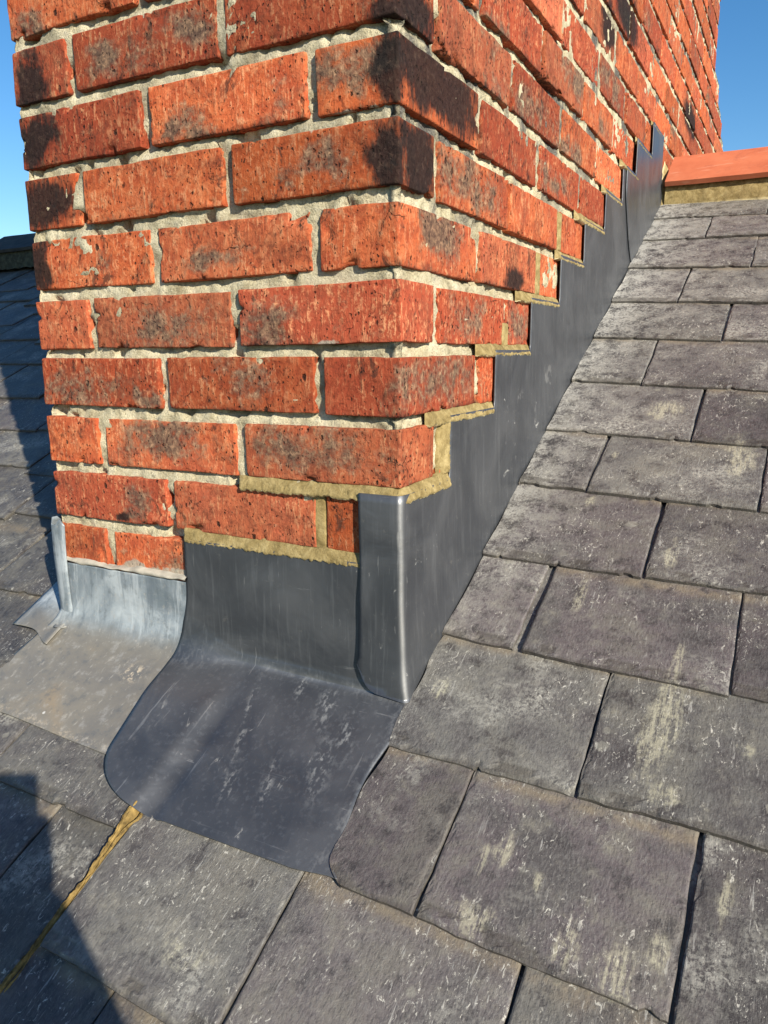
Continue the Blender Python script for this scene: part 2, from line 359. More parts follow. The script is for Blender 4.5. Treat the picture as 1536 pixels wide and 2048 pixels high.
# ------------------------------------------------------------------ slates
CREAM = [(.301, .049, .015, .051), (.317, -.053, .013, .013), (.261, -.222, .009, .023), (.306, -.227, .012, .022), (.303, .123, .005, .029), (.168, .214, .006, .031), (.268, .314, .006, .025), (.2, .687, .024, .024), (.291, .013, .012, .036), (.222, -.172, .004, .007), (.134, .419, .006, .012), (.044, .019, .009, .014), (.145, .543, .006, .011), (.177, -.224, .017, .013), (.183, -.151, .007, .014), (.165, -.168, .003, .019), (.382, .026, .009, .007), (.33, .547, .017, .039), (-.079, -.353, .02, .011), (.38, -.136, .004, .017), (.335, -.196, .01, .016)]
TH = .0064
rs = random.Random(5)
def slate(x0, x1, sa, gauge, skew=0.0, drift=0.0, cell=.007, clip=None, raise_=0.0, spots=0.0, rough=1.0, seed=0, lift=0.0):
    """one riven slate: tail edge at sa (slope metres), between x0 and x1; it lies under the two courses above it"""
    L = gauge * 2.12; gap = .0017
    e2 = np.array([0, .0016, .0034, .006]) if cell < .01 else np.array([0, .004])
    us = np.concatenate([x0 + gap + e2, lin(x0 + gap + .010, x1 - gap - .010, cell), x1 - gap - e2[::-1]])
    vs_ = np.concatenate([e2, lin(.009, .03, min(cell, .003)), lin(.03, gauge + .02, cell)[1:], lin(gauge + .02, L, .05)[1:]])
    V, F, n = boxsurf(us, vs_, np.array([-TH, 0.]))
    xc = (x0 + x1) / 2; S3 = np.array([seed * 3.1, seed * 1.7, seed * .9])
    Q = V + S3
    eL = V[:, 0] - us[0]; eR = us[-1] - V[:, 0]; eT = V[:, 1]
    topm = V[:, 2] > -.001
    wob = fbm(Q * [0, 1, 0] + [7, 0, 0], 26, seed, 5); wobR = fbm(Q * [0, 1, 0] + [0, 0, 5], 26, seed + 3, 5); wobT = fbm(Q * [1, 0, 0], 30, seed + 7, 5)
    X = V.copy()
    wl = us[-1] - us[0]
    X[:, 0] += wob * .0014 * rough * np.clip(1 - eL / .03, 0, 1) + wobR * .0014 * rough * np.clip(1 - eR / .03, 0, 1)
    X[:, 1] += (wobT * .0017 + sst(.45, .5, fbm(Q * [1, 0, 0], 48, seed + 17, 4)) * .0030) * rough * np.clip(1 - eT / .04, 0, 1)
    # dressed, flaking edges
    bw = .0022 + .012 * np.clip(fbm(Q * [1, .3, 1], 40, seed + 11, 4) + .12, 0, 1) * rough
    dt = np.clip(1 - eT / bw, 0, 1)
    flake = sst(.14, .17, fbm(Q, 34, seed + 5, 4)) * (np.clip(1 - eT / .020, 0, 1) > .12)
    bs = .0008 + .009 * np.clip(fbm(Q * [.3, 1, 1], 34, seed + 13, 4) - .1, 0, 1) * rough
    dl = np.maximum(np.clip(1 - eL / bs, 0, 1), np.clip(1 - eR / bs, 0, 1))
    hh = fbm(Q, 9, seed, 2) * .0011 + fbm(Q, 45, seed + 2, 3) * .00035
    hh -= np.minimum(dt * 3, 1) * .0010 * rough + dt * .0008 + flake * .0009 + np.minimum(dl * 3, 1) * .0009 * rough
    X[:, 2] += np.where(topm, hh, 0)
    dress = np.where(topm, np.maximum(np.maximum(dt, flake * .8), dl), 1.0)
    if clip is not None:                                       # slate cut to the lead: keep everything right of clip(s)
        cx = clip(X[:, 1] + sa); X[:, 0] = np.maximum(X[:, 0], cx + (X[:, 0] - x0) * .02)
    xs = X[:, 0]; ss_ = X[:, 1] + sa + skew * (xs) ; xs2 = xs + drift * X[:, 1]
    cr = np.zeros(len(V))
    for (a, b, ra, rb) in CREAM:
        cr = np.maximum(cr, np.exp(-(((xs2 - a) / ra) ** 2 + ((ss_ - b) / rb) ** 2) * .7))
    tilt = TH / gauge
    band = np.where(V[:, 1] < gauge + .01, np.exp(-((V[:, 1] - gauge + .004) / (.006 + .010 * np.clip(fbm(Q * [1, 0, 0], 9, seed + 31, 3) + .2, 0, 1))) ** 2), 0) * sst(-.25, .15, fbm(Q * [1, 0, 0], 6, seed + 33, 2))
    dust = .9 * np.exp(-np.clip(xs2 - .01, 0, 9) / .07) * sst(-.1, .5, ss_) * (xs2 > 0) + .5 * np.exp(-np.clip(xs2 - .01, 0, 9) / .30) * sst(.7, 1.2, ss_) * (xs2 > 0)
    X[:, 2] += np.where(topm, 0, -.001)
    h = TH * .5 - X[:, 1] * tilt + X[:, 2] + raise_ + lift * np.clip(1 - X[:, 1] / gauge, 0, 1)
    Pw = P3(xs2, ss_, h); ctr = P3(xc, sa + gauge / 2)
    # keep local axes along the slate for the material
    ca, sa_ = CP, SP_
    D = Pw - ctr
    Lc = np.stack([D[:, 0], D[:, 1] * ca + D[:, 2] * sa_, -D[:, 1] * sa_ + D[:, 2] * ca], -1)
    sm = np.zeros(len(F), bool); sm[:n[0]] = dress[F[:n[0]]].max(1) < .25
    me = mesh('slate', Lc, F, SLATE, sm, {'cream': cr * topm, 'dress': np.where(topm, np.maximum(np.clip(dt * 1.2, 0, 1) * .8, flake * .7), .9), 'spots': np.full(len(V), spots), 'dust': dust * topm, 'band': band * topm})
    o = link('slate', me, roof, ctr); o.rotation_euler = (PITCH, 0, 0)
    return o

def apron_clip(s_):                                             # cut edge of the slates beside the new lead apron
    s_ = np.asarray(s_, float)
    return .0125 + .0025 * np.sin(s_ * 60) + np.where(s_ < -.2, .22 * np.clip(-.2 - s_, 0, 1) ** 1.0 + 16 * np.clip(-.212 - s_, 0, 1) ** 2 * 2, 0)
def side_clip(s_): return .0130 + .0012 * np.sin(np.asarray(s_) * 41)
# course: (tail s at x=0, skew, joints, drift)
COURSES = [(-.74, -.03, [-.02, .23]), (-.572, -.03, [-.13, .112]), (-.405, -.035, [-.235, -.007, .2295]), (-.2365, -.040, [.1215, .3525]), (-.0705, -.022, [.2325, .478]),
           (.1075, -.040, [.121, .361]), (.270, -.040, [.239, .486]), (.448, -.062, [.1225, .3645]), (.612, -.074, [.254, .50]), (.787, -.082, [.1450, .392]),
           (.970, -.088, [.2615, .51]), (1.150, -.115, [.1555, .405]), (1.341, -.125, [.283, .53]), (1.524, -.105, [.164, .412]), (1.682, -.14, [.292, .54])]
n_sl = 0
for ci, (sa, skew, J) in enumerate(COURSES):
    nxt = COURSES[ci + 1][0] if ci + 1 < len(COURSES) else 1.86
    gauge = nxt - sa
    if ci <= 1: start = -.245
    elif ci == 2: start = -.238
    elif ci in (3, 4): start = .0
    else: start = .0
    js = [start] + [j for j in J if j > start + .02]
    while js[-1] < 1.25: js.append(js[-1] + .2455 + rs.uniform(-.006, .006))
    for a, b in zip(js[:-1], js[1:]):
        clip = None
        if a == start and ci in (3, 4): clip = apron_clip
        if a == start and ci > 4: clip = side_clip
        x1 = b
        if ci == 5 and a == start: x1 = b - .010
        far = a > .55
        cell = .012 if far else (.0045 if ci < 7 else .007)
        slate(a, x1, sa, gauge, skew + rs.uniform(-.012, .012), rs.uniform(-.012, .012), cell, clip, rs.uniform(-.0006, .0008), 0.0, rs.uniform(.9, 1.9), seed=n_sl + 3, lift=rs.uniform(0, .0015))
        n_sl += 1
# the older slates left of the mortar strip and left of the chimney
LC = [-.80, -.625, -.4335, -.2635, -.105, .052, .212, .372, .530, .702, .853, 1.034, 1.206, 1.380, 1.542]
LJ = {0: -.33, 1: -.45, 2: -.350, 3: -.495, 4: -.64, 5: -.845, 6: -.985, 7: -1.10, 8: -1.243, 9: -1.39, 10: -1.54, 11: -1.78, 12: -2.03, 13: -2.20, 14: -2.35}
for ci, sa in enumerate(LC):
    gauge = (LC[ci + 1] if ci + 1 < len(LC) else 1.715) - sa
    right = -.246 if ci <= 3 else (-.62 if ci == 4 else -.615)
    ref = LJ[ci]; k = math.ceil((right - .09 - ref) / .255)
    js = [right]; x = ref + k * .255
    while x > right - .06: x -= .255
    lo = -1.9 if ci < 6 else -3.3
    while x > lo: js.append(x); x -= .255 + rs.uniform(-.008, .008)
    js.append(x)
    for b, a in zip(js[:-1], js[1:]):
        vis = (a > -.62 if ci < 5 else True)
        slate(a, b, sa, gauge, rs.uniform(-.02, .03), rs.uniform(-.02, .02), .006 if (ci < 5 and vis) else .013, None, rs.uniform(-.0008, .001) - (.0035 if ci <= 3 else 0), .22 if (ci in (2, 4, 5) and a > -.9) else 0.0, rs.uniform(.9, 1.6), seed=300 + n_sl, lift=rs.uniform(0, .002))
        n_sl += 1
# the rest of the roof, out of view or too far to pick apart
bv, bf = [], []
def plain(x0, x1, sa, g_, back=False):
    us = np.array([x0 + .003, x1 - .003]); V, F, _ = boxsurf(us, np.array([0, g_ * 1.3]), np.array([-TH, 0.]))
    q = P3(V[:, 0], V[:, 1] + sa, TH * .5 - V[:, 1] * TH / g_ + V[:, 2])
    if back: q[:, 1] = 2 * yr - q[:, 1]; F = F[:, ::-1]
    k = sum(len(b) for b in bv); bv.append(q); bf.append(F + k)
for r in range(30):
    sa = -3.2 + r * .172
    if sa > 1.75: continue
    off = .1275 * (r % 2)
    for c in range(52):
        x = -6.9 + off + c * .255
        if x > 5.7: continue
        plain(x, x + .255, sa, .172, True)
        inside_r = x > -.5 and x + .2 < 1.30 and sa > -.80
        if not inside_r and (x > 1.25 or sa < -.85 or x + .255 < -3.3 or (sa < .30 and x + .255 < -1.9)):
            plain(x, x + .255, sa, .172)
sr = link('slate_field', mesh('slate_field', np.concatenate(bv), np.concatenate(bf), SLATE, False), roof); sr['kind'] = 'stuff'

# mortar strip between the two roofs
def strip(name, X, mat, parent, edge=None, flip=False):
    m, n = X.shape[:2]; F = gridfaces(m, n)
    if flip: F = F[:, ::-1]
    return link(name, mesh(name, X.reshape(-1, 3), F, mat, True, {'edge': (edge if edge is not None else np.zeros((m, n))).ravel()}), parent)
sv = lin(-.80, -.230, .0028); a = np.linspace(0, 1, 19)
SS, A = np.meshgrid(sv, a, indexing='ij'); Q = np.stack([SS, A * .1, SS * 0], -1)
wd = .0034 + .0035 * fbm(Q * [1, 0, 0], 40, 3, 4) + .0075 * sst(-.275, -.24, SS) * (1 + .8 * fbm(Q * [1, 0, 0], 90, 13, 2))
xx = -.2420 + (A - .5) * 2 * wd + .003 * vn(Q * [1, 0, 0], 22, 9)
hh = -.0005 + .0035 * np.sin(A * np.pi) ** .6 - .006 * sst(.15, .45, fbm(Q * [1, 0, 0], 24, 41, 3)) * (SS < -.27) + .0045 * fbm(Q * [1, 2, 1], 90, 4, 4) - .013 * np.exp(-((A - .66) / .12) ** 2) + .004 * sst(-.28, -.24, SS) * (A < .55) - .012 * (np.abs(A - .5) > .49)
strip('mortar_strip', P3(xx, SS, hh), SEAM, roof, None, True)

# ------------------------------------------------------------------ chimney
chim = empty('brick_chimney', (-W / 2, 1.4, -.40))
tag(chim, 'weathered orange brick chimney stack rising through the slate roof', 'chimney')
FPAT = [(-.557, .594, .039, .024, 'b'), (-.565, .53, .03, .034, 'k'), (-.431, .535, .031, .02, 'b'), (-.343, .54, .036, .022, 'b'), (-.286, .543, .027, .019, 'b'), (-.569, .451, .035, .032, 'k'), (-.287, .433, .035, .023, 'b'), (-.158, .452, .021, .026, 'b'), (-.565, .372, .051, .033, 'k'), (-.266, .279, .043, .015, 'b'), (-.455, .291, .014, .013, 'b'), (-.588, .293, .019, .038, 'k'), (-.34, .202, .056, .026, 'b'), (-.189, .198, .034, .024, 'b'), (-.522, .115, .076, .025, 'b'), (-.386, .103, .026, .017, 'b'), (-.22, .131, .047, .031, 'b'), (-.362, .056, .084, .035, 'b'), (-.124, .047, .091, .031, 'b'), (-.429, -.041, .039, .022, 'b'), (-.456, -.064, .013, .008, 'k'), (-.046, .465, .051, .024, 'b'), (-.1, .376, .046, .024, 'b'), (-.011, .361, .03, .03, 'k'), (-.003, .504, .034, .019, 'k'), (-.004, .453, .023, .029, 'k'), (-.359, -.122, .056, .013, 'b')]
SPAT = [(.107, .467, .118, .037, 'k'), (.053, .375, .041, .037, 'k'), (.046, .52, .052, .02, 'k'), (.109, .302, .079, .026, 'b'), (.203, .375, .113, .03, 'b'), (.209, .209, .066, .023, 'b'), (.111, .129, .119, .028, 'b'), (.379, .27, .033, .016, 'k'), (.941, .803, .063, .034, 'k'), (1.099, .88, .106, .041, 'k'), (.691, .644, .106, .031, 'b'), (.987, .71, .097, .036, 'b'), (.676, .517, .106, .024, 'b'), (.652, .454, .033, .016, 'b'), (2.158, .925, .148, .041, 'k'), (.275, .58, .058, .024, 'b'), (.417, .525, .061, .027, 'b')]
rb = random.Random(11)
def graded(a, b, fine, n=4):
    """fine cells near both ends"""
    return lin(a, b, fine)
def brick(x0, x1, y0, y1, z0, z1, fine, fx=True, fy=True, seed=0):
    """a weathered brick; fx / fy: its +X / -Y face is seen"""
    def el(a, b):
        e = np.array([0, .0013, .0030, .0055]); return np.concatenate([a + e, lin(a + .0095, b - .0095, fine), b - e[::-1]])
    xs = el(x0, x1) if fy else np.array([x0, (x0 + x1) / 2, x1 - .02, x1 - .012, x1 - .006, x1])
    ys = el(y0, y1) if fx else np.array([y0, y0 + .006, y0 + .012, y0 + .02, (y0 + y1) / 2, y1])
    zs = el(z0, z1)
    V, F, n = boxsurf(xs, ys, zs)
    c = np.array([(x0 + x1) / 2, (y0 + y1) / 2, (z0 + z1) / 2]); hs = np.array([x1 - x0, y1 - y0, z1 - z0]) / 2
    L = V - c; Q = V + np.array([seed * 1.37, seed * .71, seed * 2.3])
    # wander of the arrises
    L[:, 2] += (fbm(Q * [1, 1, .15], 17, seed, 4) * .0017) * (np.abs(L[:, 2]) / hs[2])
    L[:, 0] += (fbm(Q * [.15, .3, 1], 24, seed + 1, 4) * .0016) * (np.abs(L[:, 0]) / hs[0])
    L[:, 1] += (fbm(Q * [.3, .15, 1], 24, seed + 4, 3) * .0020) * (np.abs(L[:, 1]) / hs[1])
    r = (.0022 + .0026 * np.clip(vn(Q, 26, seed + 2) + .1, 0, 1))[:, None]
    inner = np.clip(L, -(hs - r), hs - r); d = L - inner; ln = np.linalg.norm(d, axis=1, keepdims=True)
    L = np.where(ln > 1e-7, inner + d / np.maximum(ln, 1e-7) * np.minimum(r, ln), L)
    nd = np.where(ln > 1e-7, d / np.maximum(ln, 1e-7), 0)
    # chips along the arrises
    ed = np.sort(hs - np.abs(L), axis=1)[:, 1]
    chip = sst(.34, .52, fbm(Q, 55, seed + 6, 4)) * np.clip(1 - ed / .012, 0, 1)
    big = sst(.46, .60, fbm(Q, 17, seed + 8, 3)) * np.clip(1 - ed / .030, 0, 1)
    inw = -L / (np.linalg.norm(L / hs, axis=1, keepdims=True) * hs + 1e-9)
    inw = -np.sign(L) * (np.abs(L) / hs > .8)
    L += inw * (chip * .0060 + big * .0050)[:, None]
    L += nd * (fbm(Q, 30, seed + 3, 3) * .0011)[:, None]
    # face undulation on the two seen faces
    face = fbm(Q, 18, seed + 9, 3) * .0016 + fbm(Q, 70, seed + 12, 2) * .0005
    L[:, 1] += np.where(L[:, 1] < -hs[1] * .9, face, 0); L[:, 0] += np.where(L[:, 0] > hs[0] * .9, face, 0)
    ang = rb.uniform(-.008, .008); pr = rb.uniform(-.0022, .0014)
    X = L + c; bu = np.zeros(len(X)); smr = np.zeros(len(X)); kk = np.zeros(len(X))
    Xr = X; X = X + np.stack([fbm(Q, 28, 5, 3), fbm(Q + 9, 28, 6, 3), fbm(Q + 4, 28, 7, 3)], -1) * np.array([.030, .030, .016])
    onf = np.clip(1 - Xr[:, 1] / .02, 0, 1); ons = np.clip(1 + Xr[:, 0] / .02, 0, 1)
    for (a, b, ra, rb_, t) in FPAT:
        m = np.exp(-(np.abs((X[:, 0] - a) / ra) ** 2.6 + np.abs((X[:, 2] - b) / rb_) ** 2.6) * .75) * onf
        if t == 'b': bu = np.maximum(bu, m)
        else: kk = np.maximum(kk, m * 1.35)
    for (a, b, ra, rb_, t) in SPAT:
        m = np.exp(-(np.abs((X[:, 1] - a) / ra) ** 2.6 + np.abs((X[:, 2] - b) / rb_) ** 2.6) * .75) * ons
        if t == 'b': bu = np.maximum(bu, m)
        else: kk = np.maximum(kk, m * 1.35)
    for (a, b, ra, rb_) in ((-.432, -.139, .026, .009), (-.36, -.135, .05, .006), (-.06, .415, .05, .006), (-.12, .168, .05, .006), (-.2, .333, .03, .005), (.03, .165, .03, .006)):
        smr = np.maximum(smr, np.exp(-((X[:, 0] - a) / ra) ** 2 - ((X[:, 2] - b) / rb_) ** 2) * onf)
    rr = random.Random(seed * 7 + 1)
    if rr.random() < .24 and not (fy and z0 < .66):
        a, b = rr.uniform(y0, y1), rr.uniform(z0, z1)
        bu = np.maximum(bu, np.exp(-(((X[:, 1] - a) / .07) ** 2 + ((X[:, 2] - b) / .03) ** 2)) * rr.uniform(.5, 1))
    bu = bu * (.88 + .45 * fbm(Q, 20, 15, 2)); X = Xr
    # soot creeping along the lower arrises
    kk = np.maximum(kk, .42 * np.clip(1 - (L[:, 2] + hs[2]) / .012, 0, 1) * sst(-.1, .3, vn(Q, 12, seed + 20)))
    me = mesh('brick', L, F, BRICK, True, {'burnt': bu, 'soot': kk, 'smear': smr})
    o = link('brick', me, chim, c + np.array([pr if fx else 0, -pr if fy else 0, rb.uniform(-.0008, .0008)])); o.rotation_euler = (rb.uniform(-.006, .006) if fy else 0, ang if fy else 0, rb.uniform(-.006, .006))
    return o
G = .0072            # half joint
def depth_at(z): return 3.34 if z < 1.10 else (3.16 if z < 1.18 else (2.98 if z < 1.26 else 2.78))
far_boxes = []; nb_ = 0
ROW0, ROWN = -3, int((TOP) / H)
for k in range(ROW0, ROWN):
    z0 = k * H + G; z1 = (k + 1) * H - G; odd = k % 2; zc = (z0 + z1) / 2
    dd = depth_at(zc)
    hero = zc < .80; fine = .0046 if zc < .66 else .008
    fj = [-W, -.360, -.110, 0] if odd else [-W, -.487, -.233, 0]
    sj0 = .240 if odd else .1005
    # front courses
    for a, b in zip(fj[:-1], fj[1:]):
        xa = a + (G if a > -W else 0); xb = b - (G if b < 0 else 0)
        corner = b == 0
        y1 = (sj0 - G) if corner else .105
        ja = rb.uniform(-.003, .003)
        if hero: brick(xa, xb, 0, y1, z0, z1, fine, corner, True, nb_ + 10); nb_ += 1
        else: far_boxes.append((xa, xb, 0, y1, z0, z1))
    # right-hand side
    y = sj0
    while y < dd - .03:
        y2 = min(y + .2585 + rb.uniform(-.004, .004), dd)
        if dd - y2 < .06: y2 = dd
        ya, yb = y + G * 1.15, (y2 - G * 1.15 if y2 < dd else dd)
        zt = .517 + .36 * ya + .16; zroof = ZR + TP * ya - .12 if ya < 1.6 else .50 + .2 * (ya - 1.6)
        if zc < zt and zc > zroof and zc < 1.75:
            brick(-.105, 0, ya, yb, z0, z1, .0055 if ya < .9 else (.008 if ya < 1.6 else .0115), True, False, nb_ + 10); nb_ += 1
        elif zc > zroof: far_boxes.append((-.105, 0, ya, yb, z0, z1))
        y = y2
    # left-hand side, behind
    y = .105
    while y < dd - .03:
        y2 = min(y + .2585, dd); 
        if zc > ZR + TP * y - .15: far_boxes.append((-W, -W + .1, y + G, y2 - G if y2 < dd else dd, z0, z1))
        y = y2
    x = -W + .1
    while x < -.11:
        far_boxes.append((x + G, min(x + .25, -.105) - G, dd - .1, dd, z0, z1)); x += .25
print('bricks', nb_, 'slates', n_sl)
vv, ff = [], []; cnt = 0
for (a, b, c_, d_, e_, f_) in far_boxes:
    j = rb.uniform(-.002, .002)
    V, F, _ = boxsurf(np.array([a, a + .004, b - .004, b]) + j * 0, np.array([c_, c_ + .004, d_ - .004, d_]), np.array([e_, e_ + .004, f_ - .004, f_]))
    cc = np.array([(a + b) / 2, (c_ + d_) / 2, (e_ + f_) / 2]); hs = np.array([b - a, d_ - c_, f_ - e_]) / 2
    L = V - cc; inner = np.clip(L, -(hs - .004), hs - .004); d = L - inner; ln = np.linalg.norm(d, axis=1, keepdims=True)
    L = np.where(ln > 1e-7, inner + d / np.maximum(ln, 1e-7) * .004, L)
    vv.append(L + cc + np.array([j, j, 0])); ff.append(F + cnt); cnt += len(V)
fb = link('brick_field', mesh('brick_field', np.concatenate(vv), np.concatenate(ff), BRICK, True), chim); fb['kind'] = 'stuff'

# mortar core, one sheet round the stack, recessed behind the brick faces
def path_core():
    pts = []
    for y in np.concatenate([np.arange(3.36, .2, -.15), lin(.2, 0.004, .01)]): pts.append((-W, y, -1, 0))
    for x in lin(-W + .003, -.003, .005): pts.append((x, 0, 0, -1))
    for y in np.concatenate([lin(.003, 1.0, .0055), lin(1.0, 3.36, .010)[1:]]): pts.append((0, y, 1, 0))
    for x in lin(-.02, -W, .1): pts.append((x, 3.36, 0, 1))
    return np.array(pts)
pc = path_core(); zz = np.concatenate([lin(-.42, 1.62, .0062), lin(1.62, TOP, .05)[1:]])
PX, ZZ = np.meshgrid(np.arange(len(pc)), zz, indexing='ij')
bx, by, nx_, ny_ = [pc[PX, i] for i in range(4)]
shr = np.where(by > 2.6, 3.36 - np.vectorize(depth_at)(ZZ), 0) * np.clip((by - 2.6) / .76, 0, 1)
Q = np.stack([bx, by, ZZ], -1)
rec = .0058 + .0050 * fbm(Q, 14, 2, 3) + .0034 * fbm(Q, 60, 9, 3) + .0022 * vn(Q, 170, 21)
rec += .012 * sst(.32, .55, fbm(Q, 34, 77, 3))
bz = ZZ - np.round(ZZ / H) * H
rec += .0050 * sst(.000, .0050, bz) * (np.abs(bz) < .02) * sst(-.45, .1, fbm(Q, 9, 55, 2))
rec = np.clip(rec, .0004, .022) * np.where(by > .6, .6, 1) + .006 * np.exp(-((bx ** 2 + by ** 2) / .010 ** 2))
X = np.stack([bx - nx_ * rec, by - shr - ny_ * rec, ZZ], -1)
dirt = np.where(nx_ > .5, .95, .30) * sst(.10, .38, ZZ - .25 * by)
F = gridfaces(*PX.shape)
link('mortar', mesh('mortar', X.reshape(-1, 3), F, OLDM, True, {'dirt': dirt.ravel()}), chim)
capV, capF, _ = boxsurf(lin(-W - .05, .05, .1), lin(-.05, 2.83, .3), np.array([TOP - .03, TOP + .05, TOP + .12]))
link('coping', mesh('coping', capV, capF, OLDM, False, {'dirt': np.zeros(len(capV))}), chim)

# ------------------------------------------------------------------ lead flashing
Y0, DY = .133, .1638
def step_top(y):                                                # height of the stepped upper edge at depth y
    k = np.ceil((np.asarray(y, float) - Y0) / DY - 1e-6); return np.maximum(k, 0) * H
def side_x(y, z):
    n = fbm(np.stack(np.broadcast_arrays(y * 1.0, z * 1.0, z * 0), -1), 6, 31, 2)
    base = ZR + TP * y
    return .0054 + n * .0012 + .0055 * np.exp(-np.clip(z - base, 0, 9) / .05)
def side_sheet(name, ya, yb, xoff, slant=None, wrap=True):
    zs = np.arange(-40, 90) * (H / 8)
    ys = []
    k = 0; edges = [max(ya, .0016)] + [Y0 + DY * i for i in range(12) if ya + .01 < Y0 + DY * i < yb - .01] + [yb]
    for e0, e1 in zip(edges[:-1], edges[1:]): ys += list(lin(e0, e1, .009)[:-1])
    ys.append(yb); ys = np.array(ys)
    Yg, Zg = np.meshgrid(ys, zs, indexing='ij')
    bot = ZR + TP * Yg - .022
    if wrap: bot = np.where(Yg < .05, np.minimum(bot, -.262), bot)
    Zc = np.maximum(Zg, bot)
    ymid = (ys[:-1] + ys[1:]) / 2; ztop = step_top(ymid) - .001
    cz = (zs[:-1] + zs[1:]) / 2
    mask = (cz[None] < ztop[:, None]) & (zs[1:][None] > (ZR + TP * ymid - .022)[:, None])
    Yw = Yg.copy()
    if slant is not None: Yw = Yg + slant(Yg, Zc)
    # slightly tapering verticals of the steps
    X = np.stack([side_x(Yw, Zc) + xoff, Yw, Zc], -1)
    return X, mask
Xa, ma = side_sheet('a', .0016, 1.31, 0)
# wrap the sheet round the front corner: columns before the first one
arc = []
zs = Xa[0, :, 2]; rC = .0095
for a in lin(-.052, -.0015, .004): arc.append((a, -.0082))
for t in np.linspace(0, 1, 7)[1:-1]:
    th = t * math.pi / 2; arc.append((-.0015 + .0069 * math.sin(th), -.0082 + .0094 * (1 - math.cos(th))))
zl = Xa[0, :, 2].copy()
Wr = np.zeros((len(arc), len(zl), 3)); ztopf = -.0035
for i, (ax, ay) in enumerate(arc):
    t = sst(-.052, .006, ax)
    tl = np.clip((-.052 + .022 - ax) / .022, 0, 1); zbot = -.2515 + .030 * (1 - np.sqrt(np.clip(1 - tl ** 2, 0, 1))) + .006 * np.clip(-ax / .05, 0, 1)
    z = np.clip(Xa[0, :, 2], zbot, None)
    kick = .0075 * np.exp(-np.clip(z + .25, 0, 9) / .045)
    xk = ax + kick * np.clip(t * 1.2, 0, 1.2); 
    Wr[i] = np.stack([xk - (0.006 * np.clip((z + .10) / -.15, 0, 1) if i < 1 else 0), ay - kick * .6 + .0006 * np.sin(z * 60), z], -1)
# blend first side columns so that they meet the arc
for j in range(min(6, Xa.shape[0])):
    z = np.maximum(Xa[j, :, 2], -.2515); Xa[j, :, 2] = np.maximum(Xa[j, :, 2], -.2515 + j * .0005)
    kick = .0075 * np.exp(-np.clip(z + .25, 0, 9) / .045)
    Xa[j, :, 0] = .0054 + kick * 1.2 * (1 - j / 6) + (Xa[j, :, 0] - .0054) * (j / 6)
mw = np.zeros((len(arc), len(zl) - 1), bool); cz = (np.arange(-40, 90)[:-1] + .5) * (H / 8)
mw[:] = (cz < ztopf)[None] & (cz > -.275)[None]
X = np.concatenate([Wr, Xa]); mk = np.concatenate([mw, ma])
glintc = np.zeros(X.shape[:2]); na = len(arc)  # bright line down the front corner: a highlight put into the colour
for i in range(na - 8, na + 3): glintc[i] = math.exp(-((i - (na - 3)) / 1.5) ** 2)
glintc *= .75 + .25 * vn(X, 30, 4)
lead1 = solid_sheet('step_flashing', X, LEAD, .0022, False, None, mk, {'worn': glintc})
tag(lead1, 'dark new lead step flashing wrapped round the front corner of the chimney', 'flashing')
def sl(y, z): return np.clip((1.36 - y) / .22, 0, 1) * (-.075) * np.clip((z - .40) / .10, -1.2, 1.2)
Xb, mb = side_sheet('b', 1.205, Y0 + 9 * DY, .0036, sl, False)
lead2 = solid_sheet('step_flashing', Xb, LEAD, .0022, False, None, mb)
tag(lead2, 'short upper lead step flashing lapped over the longer piece below the ridge', 'flashing')

# front apron, new: upstand, fold, then down over the slates
def apron(name, mat, x_l, x_r, ztop, send, hgt, rad, chalk=None, off=-.0045, cell=.005):
    """upstand on the wall, fold of radius rad(x), then down the slope to send(x); outline from x_l, x_r (part, 0..1 within the part)"""
    us = lin(0, 1, cell / .34); rows = []; ch = []; wr = []
    for kind, arr in (('w', lin(0, 1, cell / .15)), ('a', np.linspace(0, 1, 11)[1:]), ('s', 1 - (1 - lin(0, 1, cell / .26)[1:]) ** 1.7)):
        for t in arr:
            xl = x_l(kind, t); xr = x_r(kind, t); x = xl + (xr - xl) * us; rd = rad(x)
            z_w = ZR + rd * .9; s_start = -rd * .55
            if kind == 'w':
                z = ztop + (z_w - ztop) * t; q = np.stack([x, np.full_like(x, off), z], -1); q[:, 1] -= .0012 * vn(q, 11, 5) + .0008 * vn(q, 28, 6)
            elif kind == 'a':
                p2 = P3(x, s_start, hgt(x, s_start)); p1z = ZR + .004
                q = np.stack([x, (1 - t) ** 2 * off + 2 * t * (1 - t) * (off - .002) + t * t * p2[:, 1], (1 - t) ** 2 * z_w + 2 * t * (1 - t) * p1z + t * t * p2[:, 2]], -1)
            else:
                s_ = s_start + (send(x) - s_start) * t; q = P3(x, s_, hgt(x, s_))
            wr.append((.42 * math.exp(-((t - 1) / .35) ** 2) if kind == 'a' else (.42 * math.exp(-(t / .03) ** 2) if kind == 's' else 0)) * sst(-.335, -.25, x) * (.6 + .6 * vn(q, 40, 8)))  # painted highlight along the fold, fading out towards the left
            rows.append(q); ch.append(np.array([chalk(xx_, kind, t) if chalk else 0 for xx_ in x]))
    X = np.array(rows); m, n = X.shape[:2]
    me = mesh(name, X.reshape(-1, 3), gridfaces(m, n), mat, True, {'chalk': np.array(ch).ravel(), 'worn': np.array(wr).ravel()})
    o = link(name, me); md = o.modifiers.new('thickness', 'SOLIDIFY'); md.thickness = .0022; md.offset = -1
    return o
def xl_new(k, t):
    if k == 'w': return -.3365 - .003 * t - .006 * np.clip((t - .6) / .4, 0, 1) ** 2
    if k == 'a': return -.3455 - .011 * t
    return -.3565 + .034 * t + .092 * (1 - np.sqrt(1 - np.clip((t - .68) / .32, 0, 1) ** 2))
